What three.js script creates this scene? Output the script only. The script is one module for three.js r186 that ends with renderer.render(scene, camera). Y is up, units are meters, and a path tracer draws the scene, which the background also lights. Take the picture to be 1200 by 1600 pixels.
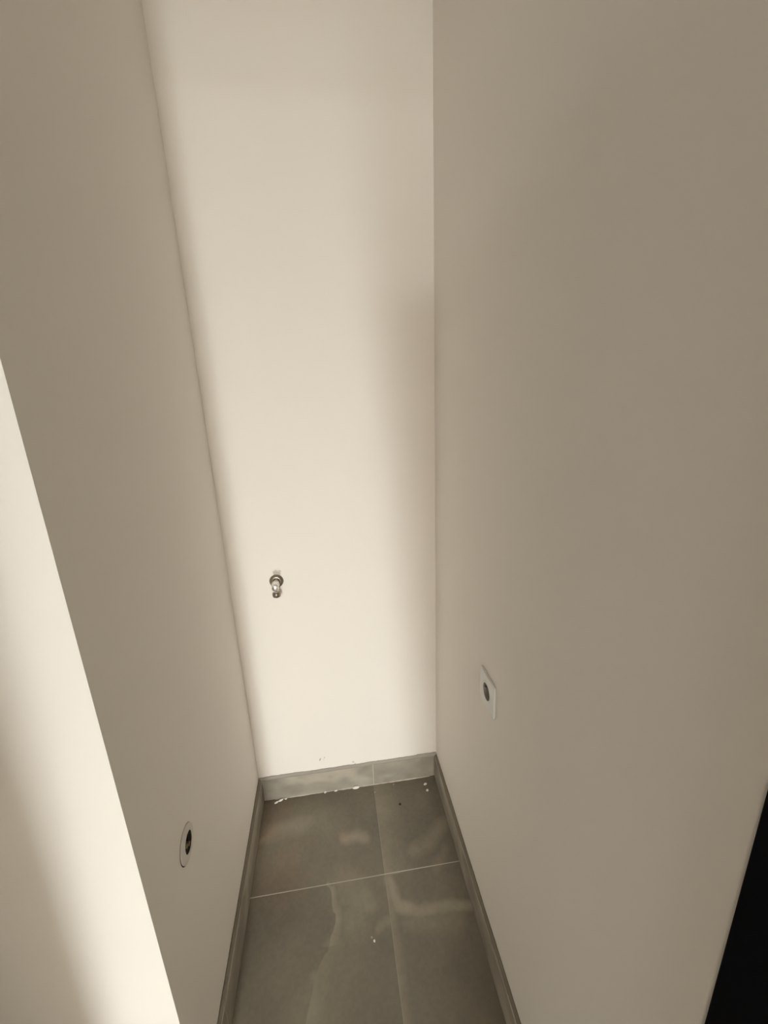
import * as THREE from 'three';
import { RoundedBoxGeometry } from 'three/addons/geometries/RoundedBoxGeometry.js';
import { mergeGeometries, mergeVertices, toCreasedNormals } from 'three/addons/utils/BufferGeometryUtils.js';
import { RectAreaLightUniformsLib } from 'three/addons/lights/RectAreaLightUniformsLib.js';

// ---------------------------------------------------------------- camera, light, exposure
const scene = new THREE.Scene();
const camera = new THREE.PerspectiveCamera(101.02, 1200 / 1600, 0.02, 40);
camera.position.set(0.3374, 1.4303, 1.2691);
camera.rotation.set(-0.27683, -0.12556, -0.0391, 'YXZ');
RectAreaLightUniformsLib.init();
scene.background = new THREE.Color(0.0, 0.0, 0.0);          // a closed interior: no sky is seen
const renderer = new THREE.WebGLRenderer({ antialias: true });
renderer.toneMapping = THREE.LinearToneMapping;
renderer.toneMappingExposure = 0.508;
renderer.shadowMap.enabled = true;
// daylight through the tall narrow glazed door at the far end of the hall
const DOOR = { x0: -0.54, x1: 0.0, y0: 0.04, y1: 2.2, z: 8.0 };
const daylight = new THREE.RectAreaLight(new THREE.Color(0.955, 1.0, 1.01), 60, DOOR.x1 - DOOR.x0 - 0.02, DOOR.y1 - DOOR.y0 - 0.02);
daylight.position.set((DOOR.x0 + DOOR.x1) / 2, (DOOR.y0 + DOOR.y1) / 2, DOOR.z - 0.012);
scene.add(daylight);                                        // a RectAreaLight shines along its -z, into the hall

// added rooflight near that door, put in to brighten the lower back wall
const ADDED_ROOF = { x0: -0.48, x1: 0.0, z0: 5.3, z1: 7.85 };
const addedRoofLight = new THREE.RectAreaLight(new THREE.Color(0.965, 1.0, 1.01), 250, ADDED_ROOF.x1 - ADDED_ROOF.x0 - 0.02, ADDED_ROOF.z1 - ADDED_ROOF.z0 - 0.02);
addedRoofLight.position.set((ADDED_ROOF.x0 + ADDED_ROOF.x1) / 2, 2.333, (ADDED_ROOF.z0 + ADDED_ROOF.z1) / 2); addedRoofLight.rotation.x = -Math.PI / 2;
scene.add(addedRoofLight);                                       // shines straight down

// ---------------------------------------------------------------- helpers
let seed = 7;
const rnd = () => { seed = (seed * 1664525 + 1013904223) >>> 0; return seed / 4294967296; };
const names = new Map();
function numbered(n) { const k = names.get(n) ?? 0; names.set(n, k + 1); return k ? n + '_' + String(k).padStart(3, '0') : n; }
function hash(i, j, s) { let h = (i * 374761393 + j * 668265263 + s * 974634777) | 0; h = Math.imul(h ^ (h >>> 13), 1274126177); return ((h ^ (h >>> 16)) >>> 0) / 4294967296; }
function vnoise(x, y, s) {
  const i = Math.floor(x), j = Math.floor(y), u = x - i, v = y - j, a = u * u * (3 - 2 * u), b = v * v * (3 - 2 * v);
  return (hash(i, j, s) * (1 - a) + hash(i + 1, j, s) * a) * (1 - b) + (hash(i, j + 1, s) * (1 - a) + hash(i + 1, j + 1, s) * a) * b;
}
function fbm(x, y, s, oct = 4) { let t = 0, a = 0.5, n = 0; for (let o = 0; o < oct; o++) { t += a * vnoise(x, y, s + o); n += a; a *= 0.5; x *= 2.03; y *= 2.03; } return t / n; }
const sm = (a, b, x) => { const t = Math.min(1, Math.max(0, (x - a) / (b - a))); return t * t * (3 - 2 * t); };
const toS = (c) => 255 * Math.min(1, c <= 0.0031308 ? 12.92 * c : 1.055 * Math.pow(c, 1 / 2.4) - 0.055);
function texture(w, h, fn, srgb) {
  const d = new Uint8Array(w * h * 4);
  for (let j = 0; j < h; j++) for (let i = 0; i < w; i++) {
    const c = fn((i + 0.5) / w, (j + 0.5) / h), k = (j * w + i) * 4;
    if (typeof c === 'number') d[k] = d[k + 1] = d[k + 2] = 255 * Math.min(1, Math.max(0, c));
    else for (let q = 0; q < 3; q++) d[k + q] = srgb ? toS(Math.max(0, c[q])) : 255 * c[q];
    d[k + 3] = 255;
  }
  const t = new THREE.DataTexture(d, w, h); t.magFilter = THREE.LinearFilter; t.minFilter = THREE.LinearFilter; t.wrapS = t.wrapT = THREE.RepeatWrapping;
  if (srgb) t.colorSpace = THREE.SRGBColorSpace;
  t.needsUpdate = true; return t;
}
// uv in metres, taken from the two axes that a face lies along
function uvm(g, sx = 1, sy = 1, ox = 0, oy = 0) {
  const p = g.attributes.position, n = g.attributes.normal, uv = new Float32Array(p.count * 2);
  for (let i = 0; i < p.count; i++) {
    const ax = Math.abs(n.getX(i)), ay = Math.abs(n.getY(i)), az = Math.abs(n.getZ(i));
    let u, v;
    if (ay >= ax && ay >= az) { u = p.getX(i); v = p.getZ(i); } else if (ax >= az) { u = p.getZ(i); v = p.getY(i); } else { u = p.getX(i); v = p.getY(i); }
    uv[2 * i] = u * sx + ox; uv[2 * i + 1] = v * sy + oy;
  }
  g.setAttribute('uv', new THREE.BufferAttribute(uv, 2)); return g;
}
function bx(x0, y0, z0, x1, y1, z1, r = 0) {
  const g = r ? new RoundedBoxGeometry(x1 - x0, y1 - y0, z1 - z0, 2, r) : new THREE.BoxGeometry(x1 - x0, y1 - y0, z1 - z0);
  g.translate((x0 + x1) / 2, (y0 + y1) / 2, (z0 + z1) / 2); return uvm(g);
}
function mesh(name, g, m, parent = scene) {
  const o = new THREE.Mesh(g, m); o.name = parent === scene ? numbered(name) : name; o.castShadow = o.receiveShadow = true; parent.add(o); return o;
}
function part(name, g, m, parent) { // parts of one thing: the first plain, repeats numbered within the thing
  let k = 0; parent.children.forEach((c) => { if (c.name === name || c.name.startsWith(name + '_0')) k++; });
  return mesh(k ? name + '_' + String(k).padStart(3, '0') : name, g, m, parent);
}
function struct(name, g, m) { const o = mesh(name, g, m); o.userData.kind = 'structure'; return o; }
function structGroup(name) { const o = new THREE.Group(); o.name = name; o.userData.kind = 'structure'; scene.add(o); return o; }
function thing(name, label, category, pos, group) {
  const o = new THREE.Group(); o.name = numbered(name); o.position.set(...pos); o.userData = { label, category }; if (group) o.userData.group = group; scene.add(o); return o;
}
const std = (p) => new THREE.MeshStandardMaterial(p);
const lin = (r, g, b) => new THREE.Color().setRGB(r, g, b);

// ---------------------------------------------------------------- dimensions (metres)
const W = 0.6628, ZE = 0.743, ZB = 1.05, H = 2.36, XL = -1.2, XR = 1.6, ZF = 8.0;

// ---------------------------------------------------------------- materials
// emulsion paint: faint roller stipple
const stipple = texture(512, 512, (u, v) => 0.5 * fbm(u * 90, v * 90, 11, 2) + 0.35 * fbm(u * 30, v * 30, 15, 2) + 0.15 * fbm(u * 7, v * 7, 19, 2));
stipple.wrapS = stipple.wrapT = THREE.MirroredRepeatWrapping; stipple.repeat.set(2.2, 2.2);
const PAINT = [0.935, 0.877, 0.805];
const paint = std({ color: lin(...PAINT), roughness: 0.85, bumpMap: stipple, bumpScale: 0.00012 });
// back wall: same paint, with the small scuffs beside the skirting and a grey patch over the valve
const backMap = texture(512, 1820, (u, v) => {
  const x = u * W, y = v * H; let c = [...PAINT];
  const mix = (k, t) => { for (let q = 0; q < 3; q++) c[q] = c[q] * (1 - k) + t[q] * k; };
  const spot = (sx, sy, rx, ry, rot, k) => {
    const a = (x - sx) * Math.cos(rot) + (y - sy) * Math.sin(rot), b = -(x - sx) * Math.sin(rot) + (y - sy) * Math.cos(rot);
    const d = Math.hypot(a / rx, b / ry) + 0.6 * (fbm(x * 300, y * 300, 3) - 0.5);
    mix(k * (1 - sm(0.6, 1.1, d)), [0.3, 0.28, 0.25]);
  };
  spot(0.2255, 0.1415, 0.0025, 0.008, -0.4, 0.75); spot(0.2415, 0.147, 0.002, 0.005, -0.3, 0.45); spot(0.2385, 0.139, 0.0015, 0.003, 0, 0.3);
  spot(0.3455, 0.109, 0.004, 0.0035, 0.3, 0.5); spot(0.352, 0.1, 0.005, 0.003, 0.2, 0.4);
  if (Math.abs(x - 0.148) < 0.03 && y > 0.87 && y < 0.93) {
    const e = (fbm(x * 260, y * 260, 8) - 0.5) * 0.006;
    mix(0.62 * (1 - sm(0.009, 0.014, Math.abs(x - 0.1485) + e)) * (1 - sm(0.894, 0.909, y + e * 2)), [0.3, 0.265, 0.22]);
  }
  return c;
}, true);
const backPaint = std({ map: backMap, roughness: 0.85, bumpMap: stipple, bumpScale: 0.00012 });

const lobbyPaint = std({ color: lin(0.16, 0.135, 0.11), roughness: 0.85 });   // the lobby side walls behind the camera are brown
const hallPaint = std({ color: lin(0.83, 0.775, 0.70), roughness: 0.85 });   // the hall behind the camera is painted a warmer tone
// cement-look tile: cloudy taupe with dried wipe marks; the map covers x -0.02..0.70, z 0..1.1 and mirrors beyond
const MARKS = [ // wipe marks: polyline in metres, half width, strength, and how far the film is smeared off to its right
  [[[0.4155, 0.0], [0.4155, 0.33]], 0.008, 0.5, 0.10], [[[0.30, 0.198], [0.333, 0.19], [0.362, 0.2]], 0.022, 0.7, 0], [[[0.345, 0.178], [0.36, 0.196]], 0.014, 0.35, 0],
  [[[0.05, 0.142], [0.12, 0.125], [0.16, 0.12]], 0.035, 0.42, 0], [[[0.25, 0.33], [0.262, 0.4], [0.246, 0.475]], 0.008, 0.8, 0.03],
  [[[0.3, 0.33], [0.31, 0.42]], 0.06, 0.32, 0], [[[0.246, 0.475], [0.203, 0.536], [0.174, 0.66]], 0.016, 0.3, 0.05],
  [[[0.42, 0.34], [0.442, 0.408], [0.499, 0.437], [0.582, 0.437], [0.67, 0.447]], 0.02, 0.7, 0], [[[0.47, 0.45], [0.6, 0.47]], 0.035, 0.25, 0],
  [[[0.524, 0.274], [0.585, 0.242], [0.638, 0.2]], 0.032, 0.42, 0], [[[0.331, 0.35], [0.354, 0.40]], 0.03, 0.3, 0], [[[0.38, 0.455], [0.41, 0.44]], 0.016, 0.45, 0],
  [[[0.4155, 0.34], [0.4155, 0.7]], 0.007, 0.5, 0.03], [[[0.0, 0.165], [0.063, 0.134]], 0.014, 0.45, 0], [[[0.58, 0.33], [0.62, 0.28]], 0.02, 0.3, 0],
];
const segd = (px, pz, a, b) => { const dx = b[0] - a[0], dz = b[1] - a[1], t = Math.min(1, Math.max(0, ((px - a[0]) * dx + (pz - a[1]) * dz) / (dx * dx + dz * dz))); return Math.hypot(px - a[0] - t * dx, pz - a[1] - t * dz); };
function tileColor(x, z) {
  const wx = x + 0.03 * (fbm(x * 14, z * 14, 41) - 0.5), wz = z + 0.03 * (fbm(x * 14, z * 14, 47) - 0.5);
  let m = 0;
  for (const [pl, hw, k, smear] of MARKS) {
    let d = 9;
    for (let i = 0; i + 1 < pl.length; i++) {
      let e = segd(wx, wz, pl[i], pl[i + 1]);
      if (smear) { // clean edge on the left, dragged out to the right
        const t = (z - pl[i][1]) / (pl[i + 1][1] - pl[i][1]);
        if (t >= 0 && t <= 1) { const o = (smear > 0.08 || pl.length === 2 ? x : wx) - pl[i][0] - t * (pl[i + 1][0] - pl[i][0]); e = hw * (0.25 + (o < 0 ? -o / 0.0025 : o / smear)); }
      }
      d = Math.min(d, e);
    }
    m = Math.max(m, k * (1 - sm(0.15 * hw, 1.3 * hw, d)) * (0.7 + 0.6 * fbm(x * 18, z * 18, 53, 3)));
  }
  const cloud = fbm(x * 5, z * 5, 61, 4), fine = fbm(x * 120, z * 120, 71, 2), brown = sm(0.52, 0.72, fbm(x * 4 + 9, z * 4, 81, 3));
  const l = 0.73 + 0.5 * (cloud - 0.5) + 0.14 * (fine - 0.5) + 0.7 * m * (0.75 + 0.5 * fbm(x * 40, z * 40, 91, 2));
  return [0.25 * l * (1 + 0.08 * brown), 0.219 * l * (1 - 0.03 * brown), 0.161 * l * (1 - 0.08 * brown)];
}
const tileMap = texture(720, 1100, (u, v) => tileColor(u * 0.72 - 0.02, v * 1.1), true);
tileMap.wrapS = tileMap.wrapT = THREE.MirroredRepeatWrapping;
const tileRough = texture(256, 384, (u, v) => 0.34 + 0.22 * fbm(u * 9, v * 13, 33, 4));
tileRough.wrapS = tileRough.wrapT = THREE.MirroredRepeatWrapping;
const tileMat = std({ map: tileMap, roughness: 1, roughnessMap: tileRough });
const skirtMap = texture(512, 256, (u, v) => {
  const x = u * 0.7, y = v * 0.35, l = 0.86 + 0.5 * (fbm(x * 16, y * 22, 101, 4) - 0.5) + 0.25 * sm(0.5, 0.75, fbm(x * 9 + 4, y * 14, 107, 3));
  return [0.375 * l, 0.338 * l, 0.274 * l];
}, true);
skirtMap.wrapS = skirtMap.wrapT = THREE.MirroredRepeatWrapping; skirtMap.repeat.set(1 / 0.7, 1 / 0.35);
const skirtMat = std({ map: skirtMap, roughness: 0.55 });
const groutMat = std({ color: lin(0.50, 0.45, 0.37), roughness: 0.95 });
const groutDim = std({ color: lin(0.36, 0.32, 0.255), roughness: 0.95 });
const mortarShaded = std({ color: lin(0.2, 0.172, 0.13), roughness: 0.95 });  // mortar tone darkened in colour for the shade on the side skirting tops
const mortarMat = std({ color: lin(0.40, 0.365, 0.315), roughness: 0.95 });
const nickel = std({ color: lin(0.3, 0.26, 0.215), metalness: 1, roughness: 0.38 });
const chrome = std({ color: lin(0.8, 0.78, 0.74), metalness: 1, roughness: 0.16 });
const plastic = std({ color: lin(0.80, 0.785, 0.75), roughness: 0.38 });
const plasticShaded = std({ color: lin(0.33, 0.30, 0.255), roughness: 0.5 });  // outlet plastic with the shade inside the well put into its colour
const ringMat = std({ color: lin(0.8, 0.755, 0.69), roughness: 0.5 });
const darkWell = std({ color: lin(0.05, 0.036, 0.02), roughness: 0.7 });
const holeMat = std({ color: lin(0.01, 0.009, 0.008), roughness: 0.9 });
const brass = std({ color: lin(0.62, 0.5, 0.3), metalness: 1, roughness: 0.35 });
const blackMat = new THREE.MeshPhysicalMaterial({ color: lin(0.004, 0.004, 0.006), roughness: 0.8, specularIntensity: 0.15 });
const plaster = std({ color: lin(0.82, 0.79, 0.72), roughness: 0.95 });

// ---------------------------------------------------------------- setting: walls, ceiling, floor
function wallSlab(pts, holes, depth, place) { // an outline with openings, given a thickness
  const s = new THREE.Shape(pts.map((p) => new THREE.Vector2(...p)));
  for (const h of holes) { const q = new THREE.Path(); if (h.length === 3) q.absarc(h[0], h[1], h[2], 0, Math.PI * 2, true); else { q.moveTo(h[0], h[1]); q.lineTo(h[0], h[3]); q.lineTo(h[2], h[3]); q.lineTo(h[2], h[1]); q.lineTo(h[0], h[1]); } s.holes.push(q); }
  const g = new THREE.ExtrudeGeometry(s, { depth, bevelEnabled: false, curveSegments: 40 }); place(g); g.computeVertexNormals(); return uvm(g);
}
const LS = { y: 0.578, z: 0.588 }, RS = { y: 0.760, z: 0.4865 };          // the two sockets
const rect = (a, b, c, d) => [[a, b], [c, b], [c, d], [a, d]];
const bw = bx(-0.02, 0, -0.15, W + 0.02, H, 0); uvm(bw, 1 / W, 1 / H);
struct('wall_back', bw, backPaint);
// shape axes: (depth into the niche z, height y); turned so that the slab lies along z
struct('wall_left', wallSlab(rect(-ZE, 0, 0, H), [[-LS.z, LS.y, 0.0365]], 0.5, (g) => { g.rotateY(Math.PI / 2); g.translate(-0.5, 0, 0); }), paint);
struct('wall_right', wallSlab(rect(-ZB, 0, 0, H), [[-RS.z, RS.y, 0.031]], 0.5, (g) => { g.rotateY(Math.PI / 2); g.translate(W, 0, 0); }), paint);
struct('wall_front', bx(XL - 0.15, 0, ZE - 0.12, -0.5, H, ZE), paint);
struct('wall_hall_left', bx(XL - 0.15, 0, 1.95, XL, H, ZF), hallPaint);
struct('wall_lobby_left', bx(XL - 0.15, 0, ZE, XL, H, 1.95), lobbyPaint);
struct('wall_hall_side', bx(W + 0.042, 0, ZB, XR + 0.15, H, 1.4), paint);
struct('wall_hall_right', bx(XR, 0, 1.4, XR + 0.15, H, ZF), hallPaint);
struct('wall_doorway', wallSlab([[XL, 0], [-0.21, 0], [-0.21, 2.2], [0.72, 2.2], [0.72, 0], [XR, 0], [XR, H], [XL, H]], [], 0.1, (g) => g.translate(0, 0, 1.9)), lobbyPaint);
struct('wall_hall_far', wallSlab(rect(XL - 0.15, 0, XR + 0.15, H), [[DOOR.x0 - 0.05, DOOR.y0 - 0.03, DOOR.x1 + 0.05, DOOR.y1 + 0.05]], 0.15, (g) => g.translate(0, 0, ZF)), hallPaint);
struct('ceiling', bx(XL - 0.15, H, -0.15, XR + 0.15, H + 0.1, ZF + 0.15), paint);
{ // glazed door at the far end of the hall
  const w = structGroup('door_1');
  const { x0, x1, y0, y1, z } = DOOR, f = [bx(x0 - 0.05, y0 - 0.03, z, x0, y1 + 0.05, z + 0.06), bx(x1, y0 - 0.03, z, x1 + 0.05, y1 + 0.05, z + 0.06), bx(x0, y1, z, x1, y1 + 0.05, z + 0.06), bx(x0, y0 - 0.03, z, x1, y0, z + 0.06)];
  part('door_frame', mergeGeometries(f), std({ color: lin(0.7, 0.7, 0.68), roughness: 0.4 }), w);
  part('glowing_pane', bx(x0, y0, z + 0.005, x1, y1, z + 0.015), std({ color: lin(0.1, 0.1, 0.1), emissive: lin(1, 0.975, 0.94), emissiveIntensity: 3 }), w);
}
{ // frame and glowing pane of the added rooflight
  const w = structGroup('added_window_1'), { x0, x1, z0, z1 } = ADDED_ROOF, a = H - 0.03, b = H - 0.001;
  part('added_frame', mergeGeometries([bx(x0 - 0.04, a, z0 - 0.04, x0, b, z1 + 0.04), bx(x1, a, z0 - 0.04, x1 + 0.04, b, z1 + 0.04), bx(x0, a, z0 - 0.04, x1, b, z0), bx(x0, a, z1, x1, b, z1 + 0.04)]), std({ color: lin(0.7, 0.7, 0.68), roughness: 0.4 }), w);
  part('glowing_pane', bx(x0, H - 0.022, z0, x1, H - 0.012, z1), std({ color: lin(0.1, 0.1, 0.1), emissive: lin(1, 0.985, 0.965), emissiveIntensity: 4 }), w);
}
{ // floor of tiles 0.6 x 0.6 on a light grout bed
  const fl = structGroup('floor');
  part('screed', bx(XL - 0.15, -0.06, -0.15, XR + 0.15, -0.009, ZF + 0.15), groutDim, fl);
  const xs = [-1.38, -0.78, -0.18, 0.4155, 1.02, 1.62], zs = [0.0]; for (let z = 0.324; z < 8.2; z += 0.6) zs.push(z);
  for (let j = 0; j + 1 < zs.length; j++) for (let i = 0; i + 1 < xs.length; i++) {
    if (zs[j + 1] < 0.74 && (xs[i + 1] < 0 || xs[i] > W)) continue;
    const gz = 0.0014, gx = 0.0005;
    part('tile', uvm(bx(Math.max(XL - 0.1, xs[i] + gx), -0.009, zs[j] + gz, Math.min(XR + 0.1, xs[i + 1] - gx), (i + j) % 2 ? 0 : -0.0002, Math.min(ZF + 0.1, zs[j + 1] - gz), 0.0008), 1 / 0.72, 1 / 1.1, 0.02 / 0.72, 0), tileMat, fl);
  }
  const zg = []; for (let j = 1; j + 1 < zs.length; j++) zg.push(bx(XL - 0.1, -0.009, zs[j] - gzw(), XR + 0.1, -0.0003, zs[j] + gzw()));
  part('grout_line', mergeGeometries(zg), groutMat, fl);
  const xg = []; for (let i = 1; i + 1 < xs.length; i++) xg.push(bx(xs[i] - 0.0006, -0.009, xs[i] < 0 || xs[i] > W ? 0.75 : 0.001, xs[i] + 0.0006, -0.0005, ZF));
  part('grout_line', mergeGeometries(xg), groutDim, fl);
}
function gzw() { return 0.0013; }
// skirting of cut tile
const SH = 0.0935, ST = 0.0115;
function skirting(name, pieces, joints) {
  const g = structGroup(name);
  for (const b of pieces) { const t = part('skirting_tile', bx(...b, 0.0012), skirtMat, g); t.geometry.attributes.uv.needsUpdate = true; }
  for (const b of joints) part('grout_line', bx(...b), groutMat, g);
  return g;
}
const sb = skirting('baseboard_back', [[ST, 0.0005, 0.0003, 0.4155, SH, ST], [0.4185, 0.0005, 0.0003, W - ST, SH, ST]], [[0.4155, 0.001, 0.0005, 0.4185, SH - 0.001, ST - 0.0006]]);
const bead = (x0, x1, n, prof, s) => {
    const p = [], idx = [];
    for (let i = 0; i <= n; i++) { const x = x0 + (x1 - x0) * i / n; for (const [z, y] of prof(x, s)) p.push(x, y, z); }
    for (let i = 0; i < n; i++) for (let k = 0; k < 3; k++) { const a = i * 4 + k; idx.push(a, a + 4, a + 1, a + 1, a + 4, a + 5); }
    const g = new THREE.BufferGeometry(); g.setAttribute('position', new THREE.Float32BufferAttribute(p, 3)); g.setIndex(idx); g.computeVertexNormals(); return uvm(g);
  };
{ // uneven bead of mortar between skirting and paint, and the thin bead along its foot
  part('mortar_bead', bead(0.002, W - 0.002, 260, (x) => { const e = 0.004 * (fbm(x * 22, 1, 5) - 0.4) + 0.0022 * (fbm(x * 110, 3, 6) - 0.5) + (x > 0.585 ? 0.0025 : 0) - 0.0008; return [[0.0002, SH - 0.001], [0.0002, SH + 0.0055 + e], [0.003, SH + 0.0045 + e], [0.0102 - 0.0015 * fbm(x * 60, 9, 7), SH + 0.0003]]; }), mortarMat, sb);
  part('grout_bead', bead(0.05, W - 0.03, 260, (x) => { const e = 0.0032 * (fbm(x * 70, 2, 12) - 0.5) + 0.0026 * (fbm(x * 13, 4, 14) - 0.62) + (x > 0.3 ? 0.0006 : 0); return [[ST - 0.0005, 0.0026 + e], [ST + 0.0004, 0.0022 + e], [ST + 0.0014 + e * 0.6, 0.0008], [ST + 0.0018 + e, 0.0001]]; }), groutMat, sb);
}
const sl = skirting('baseboard_left', [[0.0003, 0.0005, 0.0006, ST, SH, 0.6], [0.0003, 0.0005, 0.6025, ST, SH, ZE + ST]], [[0.0005, 0.001, 0.6, ST - 0.0006, SH - 0.001, 0.6025]]);
const sr = skirting('baseboard_right', [[W - ST, 0.0005, 0.0006, W - 0.0003, SH, 0.72], [W - ST, 0.0005, 0.7225, W - 0.0003, SH, ZB]], [[W - ST + 0.0006, 0.001, 0.72, W - 0.0005, SH - 0.001, 0.7225]]);
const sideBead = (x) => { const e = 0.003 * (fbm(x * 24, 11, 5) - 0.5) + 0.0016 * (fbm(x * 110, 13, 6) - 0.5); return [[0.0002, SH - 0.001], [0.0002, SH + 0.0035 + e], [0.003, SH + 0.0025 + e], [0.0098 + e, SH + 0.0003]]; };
{ const g = bead(-ZE, -0.002, 200, sideBead); g.rotateY(Math.PI / 2); part('mortar_bead', g, mortarShaded, sl); }
{ const g = bead(0.002, ZB, 240, sideBead); g.rotateY(-Math.PI / 2); g.translate(W, 0, 0); part('mortar_bead', g, mortarShaded, sr); }
skirting('baseboard_front', [[XL, 0.0005, ZE + 0.0003, -0.61, SH, ZE + ST], [-0.6075, 0.0005, ZE + 0.0003, 0, SH, ZE + ST]], [[-0.61, 0.001, ZE + 0.0005, -0.6075, SH - 0.001, ZE + ST - 0.0006]]);

// ---------------------------------------------------------------- black panel at the near end of the right wall
{
  const t = thing('black_panel', 'tall plain matt black panel at the near end of the right wall', 'panel', [W + 0.0175, 0, ZB + 0.1745]);
  part('board', bx(-0.02, 0.004, -0.174, 0.02, 2.1, 0.174, 0.002), blackMat, t);
  part('added_stile', bx(-0.066, 0.004, 0.075, -0.02, 2.1, 0.174, 0.002), blackMat, t);  // added block out of view, shades the near part of the right wall
}

// ---------------------------------------------------------------- chrome valve on the back wall
{
  const t = thing('angle_valve', 'small chrome angle valve sticking out of the pale back wall', 'valve', [0.1445, 0.8655, 0]);
  const lathe = (pts, turn) => { const g = new THREE.LatheGeometry(pts.map((p) => new THREE.Vector2(...p)), 40); if (turn) g.rotateX(Math.PI / 2); return g; };
  part('rosette', lathe([[0.0115, 0.0075], [0.0125, 0.0082], [0.016, 0.0072], [0.0195, 0.0048], [0.0218, 0.002], [0.0222, 0.0002]].reverse(), true), nickel, t);
  part('body', lathe([[0.0001, 0.046], [0.008, 0.046], [0.0095, 0.0445], [0.0098, 0.036], [0.0118, 0.034], [0.0122, 0.024], [0.0105, 0.021], [0.0102, 0.002]].reverse(), true), chrome, t);
  part('handle', lathe([[0.0001, 0.0575], [0.0075, 0.0575], [0.0088, 0.056], [0.009, 0.049], [0.007, 0.0475], [0.004, 0.0455]].reverse(), true), chrome, t);
  const neck = lathe([[0.0075, -0.028], [0.0075, -0.018], [0.0095, -0.014], [0.0095, -0.004], [0.001, 0.0]]); neck.translate(0, 0, 0.0285);
  part('outlet', neck, chrome, t);
  const nut = lathe([[0.0001, -0.0415], [0.0085, -0.0415], [0.0118, -0.0395], [0.0128, -0.035], [0.0128, -0.029], [0.0112, -0.0255], [0.0075, -0.0245]]); nut.translate(0, 0, 0.0285);
  part('cap_nut', nut, nickel, t);
}

// ---------------------------------------------------------------- sockets
function lx(pts, n = 48) { return new THREE.LatheGeometry(pts.map((p) => new THREE.Vector2(...p)), n); }
{ // round, bare socket insert low on the left wall (axis +x)
  const t = thing('wall_socket', 'round bare socket without a cover, low on the left wall', 'socket', [0, LS.y, LS.z]);
  const turn = (g) => { g.rotateZ(-Math.PI / 2); return g; };
  const rs = new THREE.Shape(), rh = new THREE.Path(), hy = -0.0065, hz = -0.0085;    // the opening sits off centre in the ring
  rs.absarc(0.0015, -0.0008, 0.0343, 0, Math.PI * 2, false); rh.absarc(-hz, hy, 0.0214, 0, Math.PI * 2, true); rs.holes.push(rh);
  const ring = new THREE.ExtrudeGeometry(rs, { depth: 0.0006, bevelEnabled: true, bevelSize: 0.001, bevelThickness: 0.0009, bevelSegments: 3, curveSegments: 48 });
  ring.translate(0, 0, 0.0002); ring.rotateY(Math.PI / 2); part('ring', ring, ringMat, t);
  const well = turn(lx([[0.0001, -0.026], [0.0203, -0.026], [0.0207, 0.0002]])); well.translate(0, hy, hz); part('well', well, darkWell, t);
  part('box', turn(lx([[0.0001, -0.046], [0.0362, -0.046], [0.0364, -0.0006], [0.0358, -0.0006], [0.0352, -0.004], [0.022, -0.004]])), darkWell, t);
  const clip = bx(-0.025, -0.0042, -0.0195, -0.002, 0.0042, -0.0155, 0.0006); clip.rotateX(-1.05); clip.translate(0, hy, hz); part('contact', clip, brass, t);
  const clip2 = bx(-0.025, -0.0042, 0.0135, -0.003, 0.0042, 0.0175, 0.0006); clip2.rotateX(-1.05); clip2.translate(0, hy, hz); part('contact', clip2, brass, t);
  const sc = new THREE.CylinderGeometry(0.0042, 0.0042, 0.018, 20); sc.rotateZ(Math.PI / 2); sc.translate(-0.012, hy - 0.008, hz + 0.002); part('screw', sc, brass, t);
}
{ // square socket plate on the right wall (axis -x)
  const t = thing('wall_outlet', 'white square socket plate on the right wall', 'socket', [W, RS.y, RS.z]);
  const s = new THREE.Shape(), a = 0.0405, r = 0.003;
  s.moveTo(-a + r, -a); s.lineTo(a - r, -a); s.quadraticCurveTo(a, -a, a, -a + r); s.lineTo(a, a - r); s.quadraticCurveTo(a, a, a - r, a); s.lineTo(-a + r, a); s.quadraticCurveTo(-a, a, -a, a - r); s.lineTo(-a, -a + r); s.quadraticCurveTo(-a, -a, -a + r, -a);
  const h = new THREE.Path(); h.absarc(0, 0, 0.0255, 0, Math.PI * 2, true); s.holes.push(h);
  const g = new THREE.ExtrudeGeometry(s, { depth: 0.0032, bevelEnabled: true, bevelSize: 0.0012, bevelThickness: 0.0016, bevelSegments: 3, curveSegments: 40 });
  g.translate(0, 0, 0.0018); g.rotateY(-Math.PI / 2); part('plate', g, plastic, t);
  const turn = (q) => { q.rotateZ(Math.PI / 2); return q; };
  part('insert', turn(lx([[0.0199, -0.003], [0.0199, 0.0064], [0.0206, 0.0072], [0.0238, 0.0072], [0.0246, 0.0062], [0.0246, -0.003]])), plastic, t);
  part('well', turn(lx([[0.0001, -0.009], [0.0186, -0.009], [0.0194, -0.007], [0.0198, 0.0060]])), plasticShaded, t);
  for (const k of [-1, 1]) {
    const ph = new THREE.CylinderGeometry(0.0032, 0.0032, 0.003, 18); ph.rotateZ(Math.PI / 2); ph.translate(0.0080, k * 0.0115, 0.002); part('pin_hole', ph, holeMat, t);
    part('earth_clip', bx(-0.003, -0.003, k > 0 ? 0.0178 : -0.0188, 0.012, 0.003, k > 0 ? 0.0188 : -0.0178, 0.0004), nickel, t);
  }
}

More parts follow.
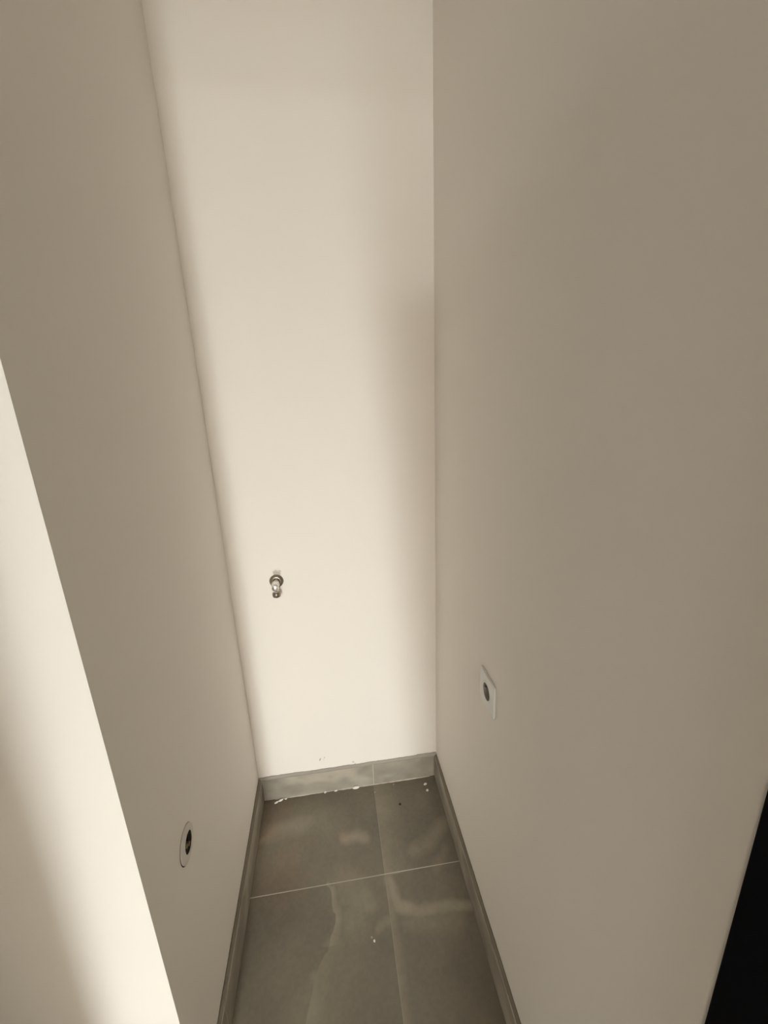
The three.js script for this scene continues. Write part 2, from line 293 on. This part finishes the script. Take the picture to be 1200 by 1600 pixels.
// ---------------------------------------------------------------- crumbs of plaster on the floor
function crumb(name, label, x, z, sx, sy, sz, turn, m, group) {
  let g = new THREE.IcosahedronGeometry(1, 2); g.deleteAttribute('uv'); g.deleteAttribute('normal'); g = mergeVertices(g, 1e-4);
  const p = g.attributes.position, s = Math.floor(rnd() * 1000);
  for (let i = 0; i < p.count; i++) { const k = 0.7 + 0.6 * fbm(p.getX(i) * 1.7 + 5, p.getZ(i) * 1.7 + p.getY(i) * 2.1, s, 3); p.setXYZ(i, p.getX(i) * k * sx, p.getY(i) * k * sy, p.getZ(i) * k * sz); }
  g.rotateY(turn); g.computeBoundingBox(); g.translate(0, -g.boundingBox.min.y, 0);
  g = toCreasedNormals(g, 0.6); uvm(g);
  const o = mesh(name, g, m); o.position.set(x, 0, z); o.userData = { label, category: 'crumb' }; if (group) o.userData.group = group; return o;
}
const CG = 'plaster crumbs along the foot of the back skirting';
crumb('plaster_crumb', 'leftmost white plaster crumb, at the left end of the back skirting', 0.056, 0.026, 0.0075, 0.003, 0.0035, 0.5, plaster, CG);
crumb('plaster_crumb', 'long white plaster crumb just right of the leftmost one', 0.071, 0.0205, 0.009, 0.0035, 0.0035, 0.35, plaster, CG);
crumb('plaster_crumb', 'small white plaster crumb, third from the left along the back skirting', 0.089, 0.0165, 0.005, 0.0028, 0.003, 0.2, plaster, CG);
crumb('plaster_crumb', 'small white plaster crumb midway along the left skirting tile of the back wall', 0.233, 0.0155, 0.005, 0.004, 0.0035, 0.1, plaster, CG);
crumb('plaster_crumb', 'small flat plaster crumb left of the biggest crumb', 0.2734, 0.0150, 0.0065, 0.003, 0.003, 0.1, plaster, CG);
crumb('plaster_crumb', 'biggest white plaster crumb, against the back skirting left of its joint', 0.349, 0.0165, 0.0125, 0.0055, 0.005, 0.12, plaster, CG);
crumb('plaster_crumb', 'tiny plaster crumb under the joint of the back skirting', 0.417, 0.045, 0.0035, 0.0014, 0.0025, 0.3, mortarMat, CG);
crumb('plaster_crumb', 'tiny plaster crumb right of the skirting joint', 0.4905, 0.0242, 0.0032, 0.0016, 0.0026, 0.8, mortarMat, CG);
const CR = 'plaster crumbs in the right back corner of the floor';
crumb('plaster_crumb', 'white plaster crumb in the right back corner, nearest to the skirting', 0.608, 0.0445, 0.0065, 0.0034, 0.0038, 0.3, plaster, CR);
crumb('plaster_crumb', 'round white plaster crumb in the right back corner, farther from the skirting', 0.6095, 0.0716, 0.0042, 0.004, 0.004, 0.3, plaster, CR);
crumb('dark_crumb', 'small dark speck of dirt on the right rear floor tile', 0.5006, 0.1068, 0.0042, 0.002, 0.004, 0.3, std({ color: lin(0.03, 0.025, 0.02), roughness: 0.9 }));
const CM = 'plaster crumbs in the middle of the near left floor tile';
crumb('plaster_crumb', 'tiny white plaster crumb on the near left floor tile, the brighter of two', 0.3644, 0.484, 0.0026, 0.0024, 0.0032, 0.2, plaster, CM);
crumb('plaster_crumb', 'tiny greyish plaster crumb on the near left floor tile, the duller of two', 0.3585, 0.4746, 0.0024, 0.0012, 0.0026, 0.9, mortarMat, CM);

// ---------------------------------------------------------------- added out of view, only to cast shadows into the niche
{ // added unseen board, cut and darkened to shade the left of the wall end
  const t = thing('added_board', 'added dark board leaning at the doorway, out of view, shades the left wall end', 'board', [-0.4, 0, 1.25]);
  const s = new THREE.Shape([[-0.55, 0], [0.248, 0], [0.315, 2.05], [-0.55, 2.05]].map((p) => new THREE.Vector2(...p)));
  const g = new THREE.ExtrudeGeometry(s, { depth: 0.0125, bevelEnabled: false }); g.rotateX(Math.asin(0.63 / 2.05)); g.computeBoundingBox(); g.translate(0, -g.boundingBox.min.y, 0);
  part('sheet', uvm(g), std({ color: lin(0.1, 0.075, 0.055), roughness: 0.7 }), t);
}
{ // added unseen rug roll, shaped to throw the soft shade on the back wall
  const t = thing('added_rug_roll', 'added grey rug roll in the doorway, out of view, shades the back wall', 'rug', [0.462, 0, 1.85]);
  const N = 240, ht = 1.87;
  const g = new THREE.BufferGeometry(), p = [], idx = [];
  for (let j = 0; j <= 24; j++) for (let i = 0; i <= N; i++) {                       // one long spiral of cloth
    const v = j / 24, a = i / N * Math.PI * 2 * 4, wide = 0.066 + 0.042 * v, r = wide * (0.3 + 0.7 * i / N);
    p.push(-0.06 * v + r * Math.cos(a + 2), v * ht, r * Math.sin(a + 2));
  }
  for (let j = 0; j < 24; j++) for (let i = 0; i < N; i++) { const q = j * (N + 1) + i; idx.push(q, q + N + 1, q + 1, q + 1, q + N + 1, q + N + 2); }
  g.setAttribute('position', new THREE.Float32BufferAttribute(p, 3)); g.setIndex(idx); g.computeVertexNormals();
  part('cloth', uvm(g), std({ color: lin(0.4, 0.38, 0.35), roughness: 0.95, side: THREE.DoubleSide }), t);
}
renderer.render(scene, camera);
